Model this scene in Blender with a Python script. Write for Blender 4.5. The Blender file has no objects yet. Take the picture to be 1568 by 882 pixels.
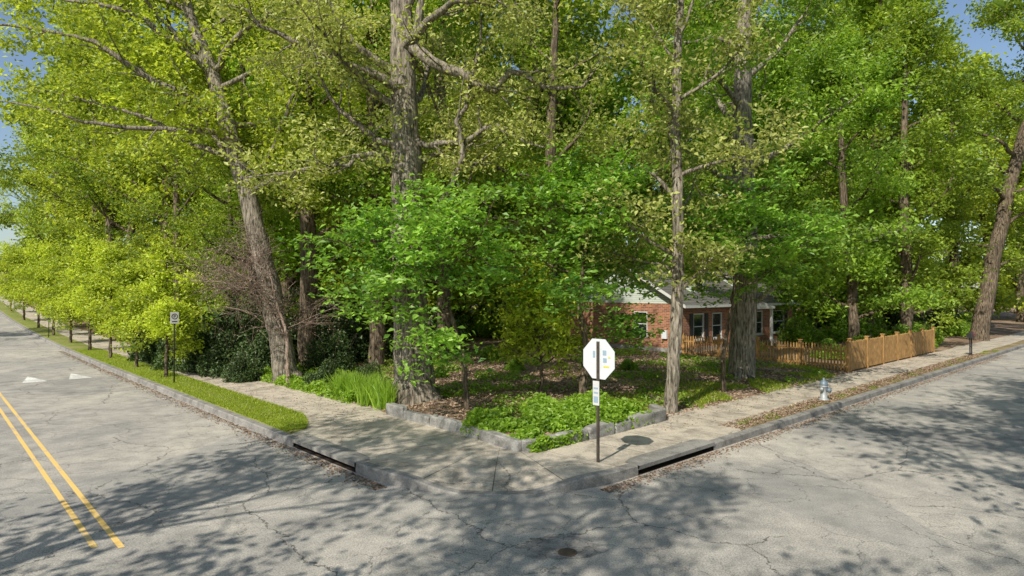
import bpy, bmesh, math, numpy as np
from mathutils import Vector, Matrix
scene=bpy.context.scene
scene.view_settings.view_transform='Standard'
try: scene.view_settings.look='None'
except Exception: pass
scene.view_settings.exposure=0
ANG=math.radians(43.06)
RD=np.array([math.cos(ANG),math.sin(ANG)]); LD=np.array([-math.sin(ANG),math.cos(ANG)])
C=np.array([-.46,10.84])
def S(u,v): return C[0]+u*RD[0]+v*LD[0], C[1]+u*RD[1]+v*LD[1]
def UVc(x,y):
    dx=x-C[0]; dy=y-C[1]
    return dx*RD[0]+dy*RD[1], dx*LD[0]+dy*LD[1]
def sm(t): t=np.clip(t,0,1); return t*t*(3-2*t)
def hill(v):
    v=np.asarray(v,float)
    w=np.clip(v-30,0,70)
    return .0004*w*w+.056*np.clip(v-100,0,1e4)
def lotz(u,v):
    u=np.asarray(u,float); v=np.asarray(v,float)
    w=np.minimum(u-3.7,v-2.6)
    z=.17+.22*sm(w/5)
    inp=sm((9.6-u)/1.0)*sm((9.4-v)/.8)
    z=z+inp*.22*sm((w+.05)/.25)*(1-.4*sm(w/4))
    z=z+.04*np.sin(u*.9+1)*np.sin(v*.7)*sm(w/2)
    return hill(v)+z
# ---------------------------------------------------------------- materials
def newmat(name):
    m=bpy.data.materials.new(name); m.use_nodes=True
    nt=m.node_tree; nt.nodes.clear()
    o=nt.nodes.new('ShaderNodeOutputMaterial')
    return m,nt,o
def N(nt,t,**kw):
    n=nt.nodes.new(t)
    for k,v in kw.items(): setattr(n,k,v)
    return n
def ramp(nt,fac,stops):
    r=nt.nodes.new('ShaderNodeValToRGB'); e=r.color_ramp.elements
    while len(e)<len(stops): e.new(.5)
    for i,(p,c) in enumerate(stops):
        e[i].position=p; e[i].color=(*c,1)
    nt.links.new(fac,r.inputs['Fac']); return r.outputs['Color']
def mix(nt,fac,a,b,mode='MIX'):
    m=nt.nodes.new('ShaderNodeMix'); m.data_type='RGBA'; m.blend_type=mode
    for s,x in ((m.inputs[0],fac),(m.inputs[6],a),(m.inputs[7],b)):
        if isinstance(x,(int,float)): s.default_value=x
        elif isinstance(x,tuple): s.default_value=(*x,1)
        else: nt.links.new(x,s)
    return m.outputs[2]
def math_(nt,op,a,b=0.0,c=0.0):
    m=nt.nodes.new('ShaderNodeMath'); m.operation=op
    for i,x in enumerate((a,b,c)):
        if isinstance(x,(int,float)): m.inputs[i].default_value=x
        else: nt.links.new(x,m.inputs[i])
    return m.outputs[0]
def coord(nt,scale=(1,1,1),kind='Object'):
    t=nt.nodes.new('ShaderNodeTexCoord'); mp=nt.nodes.new('ShaderNodeMapping')
    mp.inputs['Scale'].default_value=scale
    nt.links.new(t.outputs[kind],mp.inputs['Vector']); return mp.outputs[0]
def noise(nt,vec,scale,detail=4,rough=.55,dist=0):
    n=nt.nodes.new('ShaderNodeTexNoise'); n.inputs['Scale'].default_value=scale
    n.inputs['Detail'].default_value=detail; n.inputs['Roughness'].default_value=rough
    n.inputs['Distortion'].default_value=dist
    nt.links.new(vec,n.inputs['Vector']); return n.outputs['Fac']
def principled(nt,o,col,rough=.8,spec=.3,metal=0,bump=None,bs=.3,bd=.02):
    p=nt.nodes.new('ShaderNodeBsdfPrincipled')
    if isinstance(col,tuple): p.inputs['Base Color'].default_value=(*col,1)
    else: nt.links.new(col,p.inputs['Base Color'])
    p.inputs['Roughness'].default_value=rough; p.inputs['Metallic'].default_value=metal
    p.inputs['Specular IOR Level'].default_value=spec
    if bump is not None:
        b=nt.nodes.new('ShaderNodeBump'); b.inputs['Strength'].default_value=bs; b.inputs['Distance'].default_value=bd
        nt.links.new(bump,b.inputs['Height']); nt.links.new(b.outputs[0],p.inputs['Normal'])
    nt.links.new(p.outputs[0],o.inputs['Surface']); return p
def simple(name,col,rough=.6,spec=.4,metal=0,var=.25,sc=6):
    m,nt,o=newmat(name); v=coord(nt)
    n=noise(nt,v,sc,5)
    c=mix(nt,n,tuple(x*(1-var) for x in col),tuple(min(1,x*(1+var)) for x in col))
    principled(nt,o,c,rough,spec,metal,bump=n,bs=.1); return m
def cracks(nt,v,scale,width,seedoff,maskscale,maskthr):
    d=N(nt,'ShaderNodeTexNoise'); d.inputs['Scale'].default_value=.9; d.inputs['Detail'].default_value=7; d.inputs['Roughness'].default_value=.68
    nt.links.new(v,d.inputs['Vector'])
    vm=N(nt,'ShaderNodeVectorMath',operation='MULTIPLY_ADD')
    nt.links.new(d.outputs['Color'],vm.inputs[0]); vm.inputs[1].default_value=(1.1,1.1,0); nt.links.new(v,vm.inputs[2])
    ad=N(nt,'ShaderNodeVectorMath',operation='ADD'); nt.links.new(vm.outputs[0],ad.inputs[0]); ad.inputs[1].default_value=(seedoff,seedoff*.7,0)
    vo=N(nt,'ShaderNodeTexVoronoi',feature='DISTANCE_TO_EDGE',voronoi_dimensions='2D'); vo.inputs['Scale'].default_value=scale
    nt.links.new(ad.outputs[0],vo.inputs['Vector'])
    m=math_(nt,'LESS_THAN',vo.outputs['Distance'],width)
    k=noise(nt,ad.outputs[0],maskscale,2)
    k=math_(nt,'GREATER_THAN',k,maskthr)
    return math_(nt,'MULTIPLY',m,k)
def mat_road():
    m,nt,o=newmat('asphalt'); v=coord(nt)
    big=noise(nt,v,.2,6,.62,.8); mid=noise(nt,v,1.5,7,.7); fine=noise(nt,v,38,4,.75)
    c=ramp(nt,big,[(.32,(.27,.26,.25)),(.45,(.38,.36,.33)),(.55,(.43,.405,.365)),(.72,(.52,.48,.425))])
    c=mix(nt,.7,c,ramp(nt,mid,[(.32,(.31,.31,.31)),(.62,(.61,.6,.585))]),'OVERLAY')
    c=mix(nt,.85,c,ramp(nt,fine,[(.35,(.22,.22,.22)),(.65,(.74,.74,.74))]),'OVERLAY')
    st=noise(nt,v,.55,7,.75,.6); c=mix(nt,ramp(nt,st,[(.54,(0,0,0)),(.74,(.55,.55,.55))]),c,(.18,.175,.17))
    pt=noise(nt,coord(nt,(1,.35,1)),.35,1,.3); c=mix(nt,ramp(nt,pt,[(.58,(0,0,0)),(.59,(.35,.35,.35))]),c,(.23,.23,.23))
    k1=cracks(nt,v,.28,.0042,3.1,.25,.38); k2=cracks(nt,v,.75,.0065,17.3,.3,.46); k3=cracks(nt,v,2.2,.014,41.3,.35,.55)
    c=mix(nt,math_(nt,'MULTIPLY',k1,.8),c,(.07,.065,.06)); c=mix(nt,math_(nt,'MULTIPLY',k2,.7),c,(.1,.095,.09)); c=mix(nt,math_(nt,'MULTIPLY',k3,.55),c,(.12,.11,.1))
    principled(nt,o,c,.9,.25,bump=fine,bs=.5,bd=.012); return m
def mat_concrete(name,a,b,joint=True):
    m,nt,o=newmat(name); v=coord(nt)
    big=noise(nt,v,.5,6,.65,.5); fine=noise(nt,v,28,4,.7)
    c=mix(nt,big,a,b)
    dirt=noise(nt,v,1.6,6,.7,.3)
    c=mix(nt,ramp(nt,dirt,[(.45,(0,0,0)),(.66,(.75,.75,.75))]),c,tuple(x*.48 for x in a))
    c=mix(nt,.6,c,ramp(nt,fine,[(.35,(.28,.28,.28)),(.65,(.68,.68,.68))]),'OVERLAY')
    if joint:
        t=nt.nodes.new('ShaderNodeUVMap'); s=N(nt,'ShaderNodeSeparateXYZ'); nt.links.new(t.outputs[0],s.inputs[0])
        f=math_(nt,'PINGPONG',s.outputs[0],.78); j=math_(nt,'LESS_THAN',f,.014)
        c=mix(nt,math_(nt,'MULTIPLY',j,.8),c,(.08,.07,.055))
        k=cracks(nt,v,.5,.005,7.7,.4,.48); c=mix(nt,math_(nt,'MULTIPLY',k,.75),c,(.08,.07,.055))
    principled(nt,o,c,.9,.25,bump=fine,bs=.3,bd=.01); return m
def mat_ground(name,stops,sc=.8,fs=14):
    m,nt,o=newmat(name); v=coord(nt)
    b=noise(nt,v,sc,7,.68,.6); f=noise(nt,v,fs,5,.75)
    c=ramp(nt,b,stops); c=mix(nt,.8,c,ramp(nt,f,[(.3,(.2,.2,.2)),(.7,(.78,.78,.78))]),'OVERLAY')
    principled(nt,o,c,1,.1,bump=f,bs=.8,bd=.05); return m
def mat_bark(name,a,b):
    m,nt,o=newmat(name); v=coord(nt,(1,1,.16))
    n=noise(nt,v,14,6,.65,.6); n2=noise(nt,coord(nt),1.2,3)
    c=ramp(nt,n,[(.38,tuple(x*.3 for x in a)),(.5,a),(.66,b)])
    c=mix(nt,.6,c,ramp(nt,n2,[(.3,(.34,.36,.32)),(.7,(.62,.6,.58))]),'OVERLAY')
    principled(nt,o,c,.95,.15,bump=n,bs=1,bd=.09); return m
def mat_leaf(name,dark,light,tr,trf=.45,gl=.05):
    m,nt,o=newmat(name)
    at=N(nt,'ShaderNodeAttribute',attribute_name='tint')
    c=mix(nt,at.outputs['Fac'],dark,light)
    t=mix(nt,at.outputs['Fac'],tuple(x*.45 for x in tr),tr)
    d=N(nt,'ShaderNodeBsdfDiffuse'); nt.links.new(c,d.inputs['Color'])
    tb=N(nt,'ShaderNodeBsdfTranslucent'); nt.links.new(t,tb.inputs['Color'])
    g=N(nt,'ShaderNodeBsdfGlossy'); g.inputs['Roughness'].default_value=.5; g.inputs['Color'].default_value=(.7,.75,.6,1)
    m1=N(nt,'ShaderNodeMixShader'); m1.inputs[0].default_value=trf
    nt.links.new(d.outputs[0],m1.inputs[1]); nt.links.new(tb.outputs[0],m1.inputs[2])
    m2=N(nt,'ShaderNodeMixShader'); m2.inputs[0].default_value=gl
    nt.links.new(m1.outputs[0],m2.inputs[1]); nt.links.new(g.outputs[0],m2.inputs[2])
    nt.links.new(m2.outputs[0],o.inputs['Surface']); return m
def mat_brick():
    m,nt,o=newmat('red_brick'); t=N(nt,'ShaderNodeTexCoord'); s=N(nt,'ShaderNodeSeparateXYZ'); nt.links.new(t.outputs['Object'],s.inputs[0])
    c=N(nt,'ShaderNodeCombineXYZ'); nt.links.new(math_(nt,'ADD',s.outputs[0],s.outputs[1]),c.inputs[0]); nt.links.new(s.outputs[2],c.inputs[1])
    b=N(nt,'ShaderNodeTexBrick'); b.inputs['Scale'].default_value=1; b.inputs['Brick Width'].default_value=.3; b.inputs['Row Height'].default_value=.1
    b.inputs['Mortar Size'].default_value=.009; b.inputs['Color1'].default_value=(.42,.17,.085,1); b.inputs['Color2'].default_value=(.22,.085,.05,1); b.inputs['Mortar'].default_value=(.42,.33,.26,1)
    nt.links.new(c.outputs[0],b.inputs['Vector'])
    n=noise(nt,t.outputs['Object'],1.5,5); col=mix(nt,.5,b.outputs['Color'],ramp(nt,n,[(.3,(.34,.34,.34)),(.7,(.65,.65,.65))]),'OVERLAY')
    principled(nt,o,col,.85,.2,bump=b.outputs['Fac'],bs=-.4,bd=.01); return m
def mat_rows(name,a,b,row,axis=2,rough=.8):
    m,nt,o=newmat(name); t=N(nt,'ShaderNodeTexCoord'); s=N(nt,'ShaderNodeSeparateXYZ'); nt.links.new(t.outputs['Object'],s.inputs[0])
    f=math_(nt,'FRACT',math_(nt,'DIVIDE',s.outputs[axis],row)); n=noise(nt,t.outputs['Object'],5,5)
    c=mix(nt,n,a,b); c=mix(nt,math_(nt,'LESS_THAN',f,.12),c,tuple(x*.35 for x in a))
    principled(nt,o,c,rough,.3); return m
def mat_wood():
    m,nt,o=newmat('cedar_wood'); v=coord(nt,(1,1,.12)); n=noise(nt,v,30,5,.6,.5); n2=noise(nt,coord(nt),3.5,3)
    c=ramp(nt,n,[(.3,(.26,.14,.05)),(.6,(.48,.28,.10)),(.8,(.60,.37,.16))]); c=mix(nt,.8,c,ramp(nt,n2,[(.3,(.33,.32,.31)),(.7,(.6,.6,.6))]),'OVERLAY')
    principled(nt,o,c,.7,.3,bump=n,bs=.2,bd=.005); return m
def mat_paint(name,col,base,thr):
    m,nt,o=newmat(name); v=coord(nt); n=noise(nt,v,14,8,.8); n2=noise(nt,v,1.2,3)
    s=math_(nt,'ADD',math_(nt,'MULTIPLY',n,.7),math_(nt,'MULTIPLY',n2,.3))
    f=ramp(nt,s,[(thr-.03,(1,1,1)),(thr+.05,(0,0,0))])
    principled(nt,o,mix(nt,f,col,base) ,.8,.3); return m
M={}
M['road']=mat_road()
M['walk']=mat_concrete('sidewalk_concrete',(.42,.37,.30),(.66,.58,.48))
M['curb']=mat_concrete('curb_granite',(.22,.21,.195),(.38,.36,.33),False)
M['ground']=mat_ground('earth',[(.3,(.06,.05,.03)),(.5,(.09,.09,.035)),(.7,(.13,.10,.065))])
M['grass']=mat_ground('lawn',[(.3,(.15,.19,.045)),(.5,(.24,.27,.07)),(.72,(.34,.29,.14))],.7,30)
M['verge']=mat_ground('worn_verge',[(.34,(.17,.17,.06)),(.46,(.27,.21,.11)),(.7,(.42,.33,.22))],.8,30)
M['lot']=mat_ground('leaf_mulch',[(.3,(.09,.10,.035)),(.42,(.19,.13,.08)),(.58,(.34,.24,.175)),(.75,(.5,.37,.29))],.45,16)
M['bark']=mat_bark('oak_bark',(.26,.225,.185),(.46,.41,.35))
M['bark2']=mat_bark('brown_bark',(.15,.115,.085),(.30,.24,.18))
M['twig']=mat_bark('red_twig_bark',(.34,.25,.21),(.52,.41,.35))
M['lf_yel']=mat_leaf('leaf_spring_yellow',(.10,.19,.012),(.64,.74,.07),(.86,.97,.07),.5)
M['lf_oak']=mat_leaf('leaf_young_oak',(.16,.20,.035),(.62,.65,.2),(.75,.8,.14),.47)
M['lf_grn']=mat_leaf('leaf_green',(.06,.14,.012),(.37,.55,.06),(.6,.88,.05),.47)
M['lf_dog']=mat_leaf('leaf_dogwood',(.05,.16,.02),(.38,.62,.09),(.55,.9,.07),.45)
M['lf_drk']=mat_leaf('leaf_evergreen',(.025,.05,.012),(.08,.14,.03),(.1,.18,.03),.2,.08)
M['lf_bg']=mat_leaf('leaf_woodland',(.07,.14,.012),(.43,.56,.06),(.68,.85,.06),.47)
M['lf_litter']=mat_leaf('dry_leaf',(.16,.10,.06),(.60,.45,.34),(.3,.2,.1),.1,.02)
M['brick']=mat_brick(); M['stone']=mat_concrete('rough_granite',(.25,.24,.225),(.43,.42,.39),False)
M['siding']=mat_rows('white_siding',(.46,.52,.46),(.62,.66,.6),.12); M['roof']=mat_rows('roof_shingle',(.09,.085,.08),(.19,.18,.17),.16)
M['wood']=mat_wood(); M['white']=simple('white_paint',(.62,.62,.6),.5,var=.1)
M['sign']=simple('sign_back_metal',(.66,.69,.72),.45,.5,var=.1,sc=3)
M['sticker']=simple('pale_blue_sticker',(.3,.4,.5),.5,var=.3,sc=60); M['yst']=simple('yellow_sticker',(.65,.6,.1),.5,sc=60)
M['black']=simple('black_metal',(.02,.02,.022),.5,.5); M['rust']=simple('rusty_steel',(.09,.07,.055),.7,.4,.3,var=.5,sc=20)
M['red']=simple('red_sheeting',(.5,.02,.02),.4); M['iron']=simple('cast_iron',(.10,.07,.055),.6,.4,.2,var=.5,sc=25)
M['hyd']=simple('silver_paint',(.36,.38,.39),.5,.5,.2,var=.25); M['hydtop']=simple('blue_grey_paint',(.16,.21,.26),.5,.5,.2)
M['glass']=simple('window_glass',(.02,.025,.03),.05,.9,var=.1); M['dark']=simple('drain_shade_brown',(.05,.038,.028),.9,.1,var=.6,sc=9)  # drain brown, darkened so its colour carries the shade inside the slot
M['yellow']=mat_paint('yellow_line_paint',(.85,.56,.17),(.45,.41,.34),.445); M['wpaint']=mat_paint('white_road_paint',(.8,.8,.77),(.42,.4,.37),.48)
def mat_patch():
    m,nt,o=newmat('broken_asphalt'); v=coord(nt); f=noise(nt,v,30,4,.7); b=noise(nt,v,3,6,.7)
    c=ramp(nt,b,[(.35,(.14,.13,.12)),(.5,(.26,.245,.23)),(.7,(.40,.38,.345))]); c=mix(nt,.6,c,ramp(nt,f,[(.35,(.28,.28,.28)),(.65,(.7,.7,.7))]),'OVERLAY')
    k=cracks(nt,v,2.6,.02,5.5,.4,.3); c=mix(nt,math_(nt,'MULTIPLY',k,.8),c,(.06,.055,.05)); principled(nt,o,c,.9,.2,bump=f,bs=.5); return m
M['patch']=mat_patch()
# ---------------------------------------------------------------- mesh builders
class MB:
    def __init__(s): s.V=[];s.F=[];s.M=[];s.T=[];s.S=[];s.n=0
    def add(s,v,f,mat,tint=.5,smooth=False):
        f=np.asarray(f,dtype=np.int64); s.V.append(v); s.F.append(f+s.n); s.n+=len(v)
        s.M.append(np.full(len(f),mat)); s.T.append(np.broadcast_to(np.asarray(tint,float),(len(f),)).copy()); s.S.append(np.full(len(f),smooth))
    def mesh(s,name,mats):
        V=np.concatenate(s.V).astype(np.float32); F=np.concatenate(s.F); nF=len(F)
        me=bpy.data.meshes.new(name); me.vertices.add(len(V)); me.vertices.foreach_set('co',V.ravel())
        me.loops.add(nF*4); me.loops.foreach_set('vertex_index',F.ravel().astype(np.int32))
        me.polygons.add(nF); me.polygons.foreach_set('loop_start',(np.arange(nF)*4).astype(np.int32))
        for m in mats: me.materials.append(m)
        me.polygons.foreach_set('material_index',np.concatenate(s.M).astype(np.int32))
        me.polygons.foreach_set('use_smooth',np.concatenate(s.S))
        a=me.attributes.new('tint','FLOAT','FACE'); a.data.foreach_set('value',np.clip(np.concatenate(s.T),0,1).astype(np.float32))
        me.update(calc_edges=True); return me
def nrm(a): return a/np.maximum(np.linalg.norm(a,axis=-1,keepdims=True),1e-9)
def tube(mb,pts,rad,k=6,mat=0,lobes=0):
    pts=np.asarray(pts,float); rad=np.asarray(rad,float); n=len(pts)
    t=nrm(np.gradient(pts,axis=0)); ref=np.zeros(3); ref[np.argmin(np.abs(t.mean(0)))]=1
    a=nrm(np.cross(t,ref)); b=np.cross(t,a); th=np.arange(k)*2*math.pi/k
    R=rad[:,None]*np.ones(k)[None,:]
    if lobes: R=R*(1+lobes*np.sin(th*5+1)[None,:]*np.exp(-np.arange(n)/2.0)[:,None]+.03*np.sin(th*3+.7)[None,:])
    ring=pts[:,None,:]+R[:,:,None]*(np.cos(th)[None,:,None]*a[:,None,:]+np.sin(th)[None,:,None]*b[:,None,:])
    V=ring.reshape(-1,3); i=np.arange(n-1)[:,None]*k; j=np.arange(k)[None,:]; j2=(j+1)%k
    F=np.stack([i+j,i+j2,i+k+j2,i+k+j],-1).reshape(-1,4); mb.add(V,F,mat,.5,True)
def leaves(mb,rng,P,size,tint,mat=1,upb=.6,asp=.6,fold=.12):
    n_=len(P)
    if n_==0: return
    n=rng.normal(size=(n_,3)); n[:,2]=np.abs(n[:,2])*.6+upb; n=nrm(n)
    a=nrm(np.cross(n,rng.normal(size=(n_,3)))); b=np.cross(n,a); s=(size*rng.uniform(.6,1.35,n_))[:,None]
    v=np.stack([P-a*s*.5,P+b*s*asp*.5+n*s*fold-a*s*.06,P+a*s*.5-n*s*fold*.6,P-b*s*asp*.5+n*s*fold-a*s*.06],1).reshape(-1,3)
    mb.add(v,np.arange(n_*4).reshape(-1,4),mat,tint)
def catmull(c,n):
    c=np.asarray(c,float); p=np.vstack([2*c[0]-c[1],c,2*c[-1]-c[-2]]); out=[]
    m=len(c)-1
    for q in np.linspace(0,m-1e-6,n):
        i=int(q); t=q-i; a,b,d,e=p[i],p[i+1],p[i+2],p[i+3]
        out.append(.5*((2*b)+(-a+d)*t+(2*a-5*b+4*d-e)*t*t+(-a+3*b-3*d+e)*t**3))
    return np.array(out)
def grow(rng,p,d,L,n,gn,lift):
    pts=[p]
    for i in range(n):
        d=nrm(d+rng.normal(0,gn,3)+np.array([0,0,lift])); p=p+d*L/n; pts.append(p)
    return np.array(pts)
KM=.62
def tree_mesh(name,ctrl,limbs=(),nl=14,hl=(.3,.97),Lm=6,el=(5,45),ns=8,Ls=.42,nt=5,Lt=1.0,k=25,sig=(.3,.3,.16),leaf=.18,bark='bark',lm='lf_grn',seed=1,tint=.5,upb=.6,gn=.16,lift=.02,tv=.36,side=None,kt=12,avoid=None,sides=.6,droop=0):
    rng=np.random.default_rng(seed); mb=MB(); k=max(1,int(round(k*KM))) if k>1 else k
    ctrl=np.array(ctrl,float); T=catmull(ctrl,30); T[:,3]=np.maximum(T[:,3],.015)
    T[1:-1,:2]+=rng.normal(0,.01+.05*T[1:-1,3:4],(28,2))
    tube(mb,T[:,:3],T[:,3],kt,0,.09 if kt>12 else 0)
    L=[]
    for lc in limbs:
        q=catmull(lc,14); q[1:-1,:3]+=rng.normal(0,.08,(12,3)); L.append((q[:,:3],np.maximum(q[:,3],.02),1.0))
    for i in range(nl):
        f=hl[0]+(hl[1]-hl[0])*((i+rng.uniform(0,.9))/max(nl,1)); x=f*29; j=int(x); q=T[j]+(T[min(j+1,29)]-T[j])*(x-j)
        az=i*2.4+rng.uniform(-.5,.5)
        if side is not None and rng.random()<sides: az=side+rng.normal(0,.7)
        if avoid is not None:
            d_=(az-avoid+math.pi)%(2*math.pi)-math.pi
            if abs(d_)<.75: az=avoid+math.copysign(.75+rng.uniform(0,.6),d_)
        tt=(f-hl[0])/(hl[1]-hl[0]+1e-6); ln=Lm*(.4+.6*math.sin(math.pi*min(1,tt*.85+.15)))*rng.uniform(.75,1.15)
        e=math.radians(rng.uniform(*el)+25*tt)
        d=np.array([math.cos(az)*math.cos(e),math.sin(az)*math.cos(e),math.sin(e)])
        pts=grow(rng,q[:3],d,ln,9,gn,lift); r0=min(max(.03,q[3]*.45),.026*ln+.015); L.append((pts,np.linspace(r0,.012,10),1))
    A=[];TT=[]
    for pts,rad,w in L:
        tube(mb,pts,rad,6,0); ll=np.linalg.norm(np.diff(pts,axis=0),axis=1).sum()
        for s in range(ns):
            f=.22+.78*(s+rng.uniform(0,1))/ns; x=min(f*(len(pts)-1),len(pts)-1.001); j=int(x); p=pts[j]+(pts[j+1]-pts[j])*(x-j)
            dd=nrm(pts[j+1]-pts[j]); r=rng.normal(size=3); r[2]*=.5; d=nrm(dd*.7+nrm(r)*.9)
            ln=max(.7,min(ll*Ls,3.0)*(1.15-.6*f)*rng.uniform(.6,1.2)); sp=grow(rng,p,d,ln,5,gn*1.3,lift-droop)
            rr=max(.012,rad[j]*.5); tube(mb,sp,np.linspace(min(rr,.04),.007,6),4,0); st=rng.normal(0,tv*.6)
            for t in range(nt):
                x=rng.uniform(.25,1)*4.99; j=int(x); p2=sp[j]+(sp[j+1]-sp[j])*(x-j); r=rng.normal(size=3); r[2]*=.4
                d2=nrm(nrm(sp[j+1]-sp[j])*.6+nrm(r)); tp=grow(rng,p2,d2,Lt*rng.uniform(.5,1.2),3,.2,-droop); tube(mb,tp,np.linspace(.009,.003,4),3,0)
                A.append(tp[1:]); TT.append(np.full(3,tint+st+rng.normal(0,tv*.4)))
    if k>0 and A:
        A=np.concatenate(A);TT=np.concatenate(TT); P=np.repeat(A,k,0)+rng.normal(size=(len(A)*k,3))*np.array(sig)
        leaves(mb,rng,P,leaf,np.repeat(TT,k)+rng.normal(0,tv*.5,len(P)),1,upb)
    return mb.mesh(name,[M[bark],M[lm]])
def obj(name,me,loc=(0,0,0),rz=0,parent=None,sc=1):
    o=bpy.data.objects.new(name,me); scene.collection.objects.link(o); o.location=loc; o.rotation_euler=(0,0,rz); o.scale=(sc,sc,sc)
    if parent: o.parent=parent
    return o
def gz(x,y):
    u,v=UVc(x,y); return float(lotz(u,v))
def tree(name,x,y,ctrl,limbs=(),z=None,**kw):
    z=gz(x,y) if z is None else z
    me=tree_mesh(name+'_mesh',list(ctrl),limbs,**kw); return obj(name,me,(x,y,z-.03))
def rel(x,y,z,pts): return [(a-x,b-y,c-z,r) for a,b,c,r in pts]
def grid(name,us,vs,zf,mat,mask=None,parent=None):
    us=np.array(us,float);vs=np.array(vs,float); U,Vv=np.meshgrid(us,vs,indexing='ij'); X,Y=S(U,Vv); Z=zf(U,Vv)
    V=np.stack([X,Y,Z],-1).reshape(-1,3); nu,nv=U.shape; F=[]
    for i in range(nu-1):
        for j in range(nv-1):
            if mask and not mask((us[i]+us[i+1])/2,(vs[j]+vs[j+1])/2): continue
            F.append((i*nv+j,(i+1)*nv+j,(i+1)*nv+j+1,i*nv+j+1))
    me=bpy.data.meshes.new(name); me.from_pydata(V.tolist(),[],F); me.materials.append(mat)
    for p in me.polygons: p.use_smooth=True
    me.update(); return obj(name,me,parent=parent)
def arr(*segs):
    o=[]
    for a,b,s in segs: o+=list(np.arange(a,b,s))
    o.append(segs[-1][1]); return sorted(set(round(float(x),4) for x in o))
# ---------------------------------------------------------------- ground and streets
grid('ground',arr((-500,-60,40),(-60,60,6),(60,600,30)),arr((-500,-60,40),(-60,120,6),(120,600,30)),lambda u,v:hill(v)-.1+0*u,M['ground'])
grid('road',[-300,-200,-100,-60,-30,-10.2,-5,0,5,10,20,40,80,130,200,350],arr((-200,-9.5,19.05),(-9.5,0,2.375),(0,30,5),(30,100,5),(100,350,50)),lambda u,v:hill(v)+0*u,M['road'],mask=lambda u,v:(-10.3<u<5) or (-9.6<v<5))
def ch(s): return .012+(.175+.05*float(sm((4.2-abs(s))/1.0)))*float(sm((abs(s)-.6)/1.5))
stations=[]
for v in arr((4,12,.4),(12,40,1.4),(40,120,4),(120,300,20))[::-1]: stations.append((0,v,1,0,-math.pi-(v-4)))
for i in range(1,32):
    a=math.pi + (i/32)*math.pi/2; stations.append((4+4*math.cos(a),4+4*math.sin(a),-math.cos(a),-math.sin(a),(i/32-.5)*2*math.pi))
for u in arr((4,12,.4),(12,45,1.5),(45,120,5),(120,320,20)): stations.append((u,0,0,1,math.pi+(u-4)))
SLOT=[(-6.8,-3.5),(3.5,6.6)]
def strip(name,prof,mat,sel=lambda s:True,parent=None):
    V=[];F=[];UVl=[];m=None;prev=False
    for st in stations:
        pu,pv,nu,nv,s=st
        if not sel(s): prev=False; continue
        pr=prof(s); m=len(pr); b=len(V)
        for d,z in pr:
            u=pu+nu*d; v=pv+nv*d; x,y=S(u,v); V.append((x,y,float(hill(v))+z)); UVl.append((s,d))
        if prev:
            for j in range(m-1): F.append((b-m+j,b+j,b+j+1,b-m+j+1))
        prev=True
    me=bpy.data.meshes.new(name); me.from_pydata(V,[],F); me.materials.append(mat)
    l=me.uv_layers.new(name='UVMap')
    for lp in me.loops: l.data[lp.index].uv=UVl[lp.vertex_index]
    me.update(); return obj(name,me,parent=parent)
ds=[.21,.45,.8,1.2,1.7,2.3,3.0,3.95]
strip('sidewalk',lambda s:[(d,(ch(s)-.006)*(1-float(sm((d-.1)/1.7)))+.172*float(sm((d-.1)/1.7))) for d in ds],M['walk'])
insl=lambda s:any(a+.1<s<b-.1 for a,b in SLOT)
strip('curb',lambda s:[(0,-.05),(.01,ch(s)-.03),(.035,ch(s)),(.22,ch(s)+.004)],M['curb'],sel=lambda s:not insl(s))
for i,(a,b) in enumerate(SLOT):
    e=bpy.data.objects.new('storm_drain',None); scene.collection.objects.link(e)
    sel=lambda s,a=a,b=b:a-.2<=s<=b+.2
    strip('cover_slab',lambda s:[(.3,.125),(-.02,.125),(-.03,.215),(.3,.225),(.6,.180)],M['curb'],sel=sel,parent=e)
    strip('shade_lining',lambda s:[(.0,.006),(.29,.008),(.3,.14)],M['dark'],sel=sel,parent=e)  # shallow dark floor and back; the opening's shade is put into their colour
rngv=np.random.default_rng(5)
def verge_mesh(name,side,a,b,mat):
    t=np.array(arr((a,a+2.4,.3),(a+2.4,60,1.5),(60,b,20))); V=[];F=[]
    for i,q in enumerate(t):
        w=(1.62 if side=='L' else .85); e=w if q>a+2.3 else .22+(w-.22)*math.sqrt(max(0,(q-a)/2.3))
        e+=rngv.uniform(-.05,.05)
        for j,d in enumerate((.225,.26,.5*(.2+e)+.02,e-.02,e+.03)):
            u,v=(d,q) if side=='L' else (q,d); x,y=S(u,v); V.append((x,y,float(hill(v))+((.175,.2,.225,.2,.16) if side=='L' else (.175,.19,.2,.185,.16))[j]))
        if i:
            k=5*i
            for j in range(4): F.append((k-5+j,k+j,k+j+1,k-4+j))
    me=bpy.data.meshes.new(name); me.from_pydata(V,[],F); me.materials.append(mat); me.update(); obj(name,me)
verge_mesh('grass_verge','L',8.3,290,M['grass']); verge_mesh('grass_verge','R',9.5,300,M['verge'])
grid('lot_ground',arr((3.66,3.9,.08),(3.9,12,.5),(12,50,1.5),(50,320,15)),arr((2.5,2.8,.1),(2.8,12,.5),(12,60,1.5),(60,300,15)),lambda u,v:lotz(u,v)-.2*((u<3.68)|(v<2.52)),M['lot'])
def block(name,us,vs):
    us=sorted(us);vs=sorted(vs)
    def zf(u,v):
        z=hill(v)+.16
        edge=(np.isclose(u,us[0])|np.isclose(u,us[-1])|np.isclose(v,vs[0])|np.isclose(v,vs[-1])); return z-.25*edge
    grid(name,us,vs,zf,M['grass'])
block('lawn',[-300,-100,-50,-30,-10.02,-10],[-0,.02,10,30,60,100,290,300])
block('lawn',[-300,-100,-50,-30,-10.02,-10],[-300,-100,-30,-9.42,-9.4])
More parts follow.
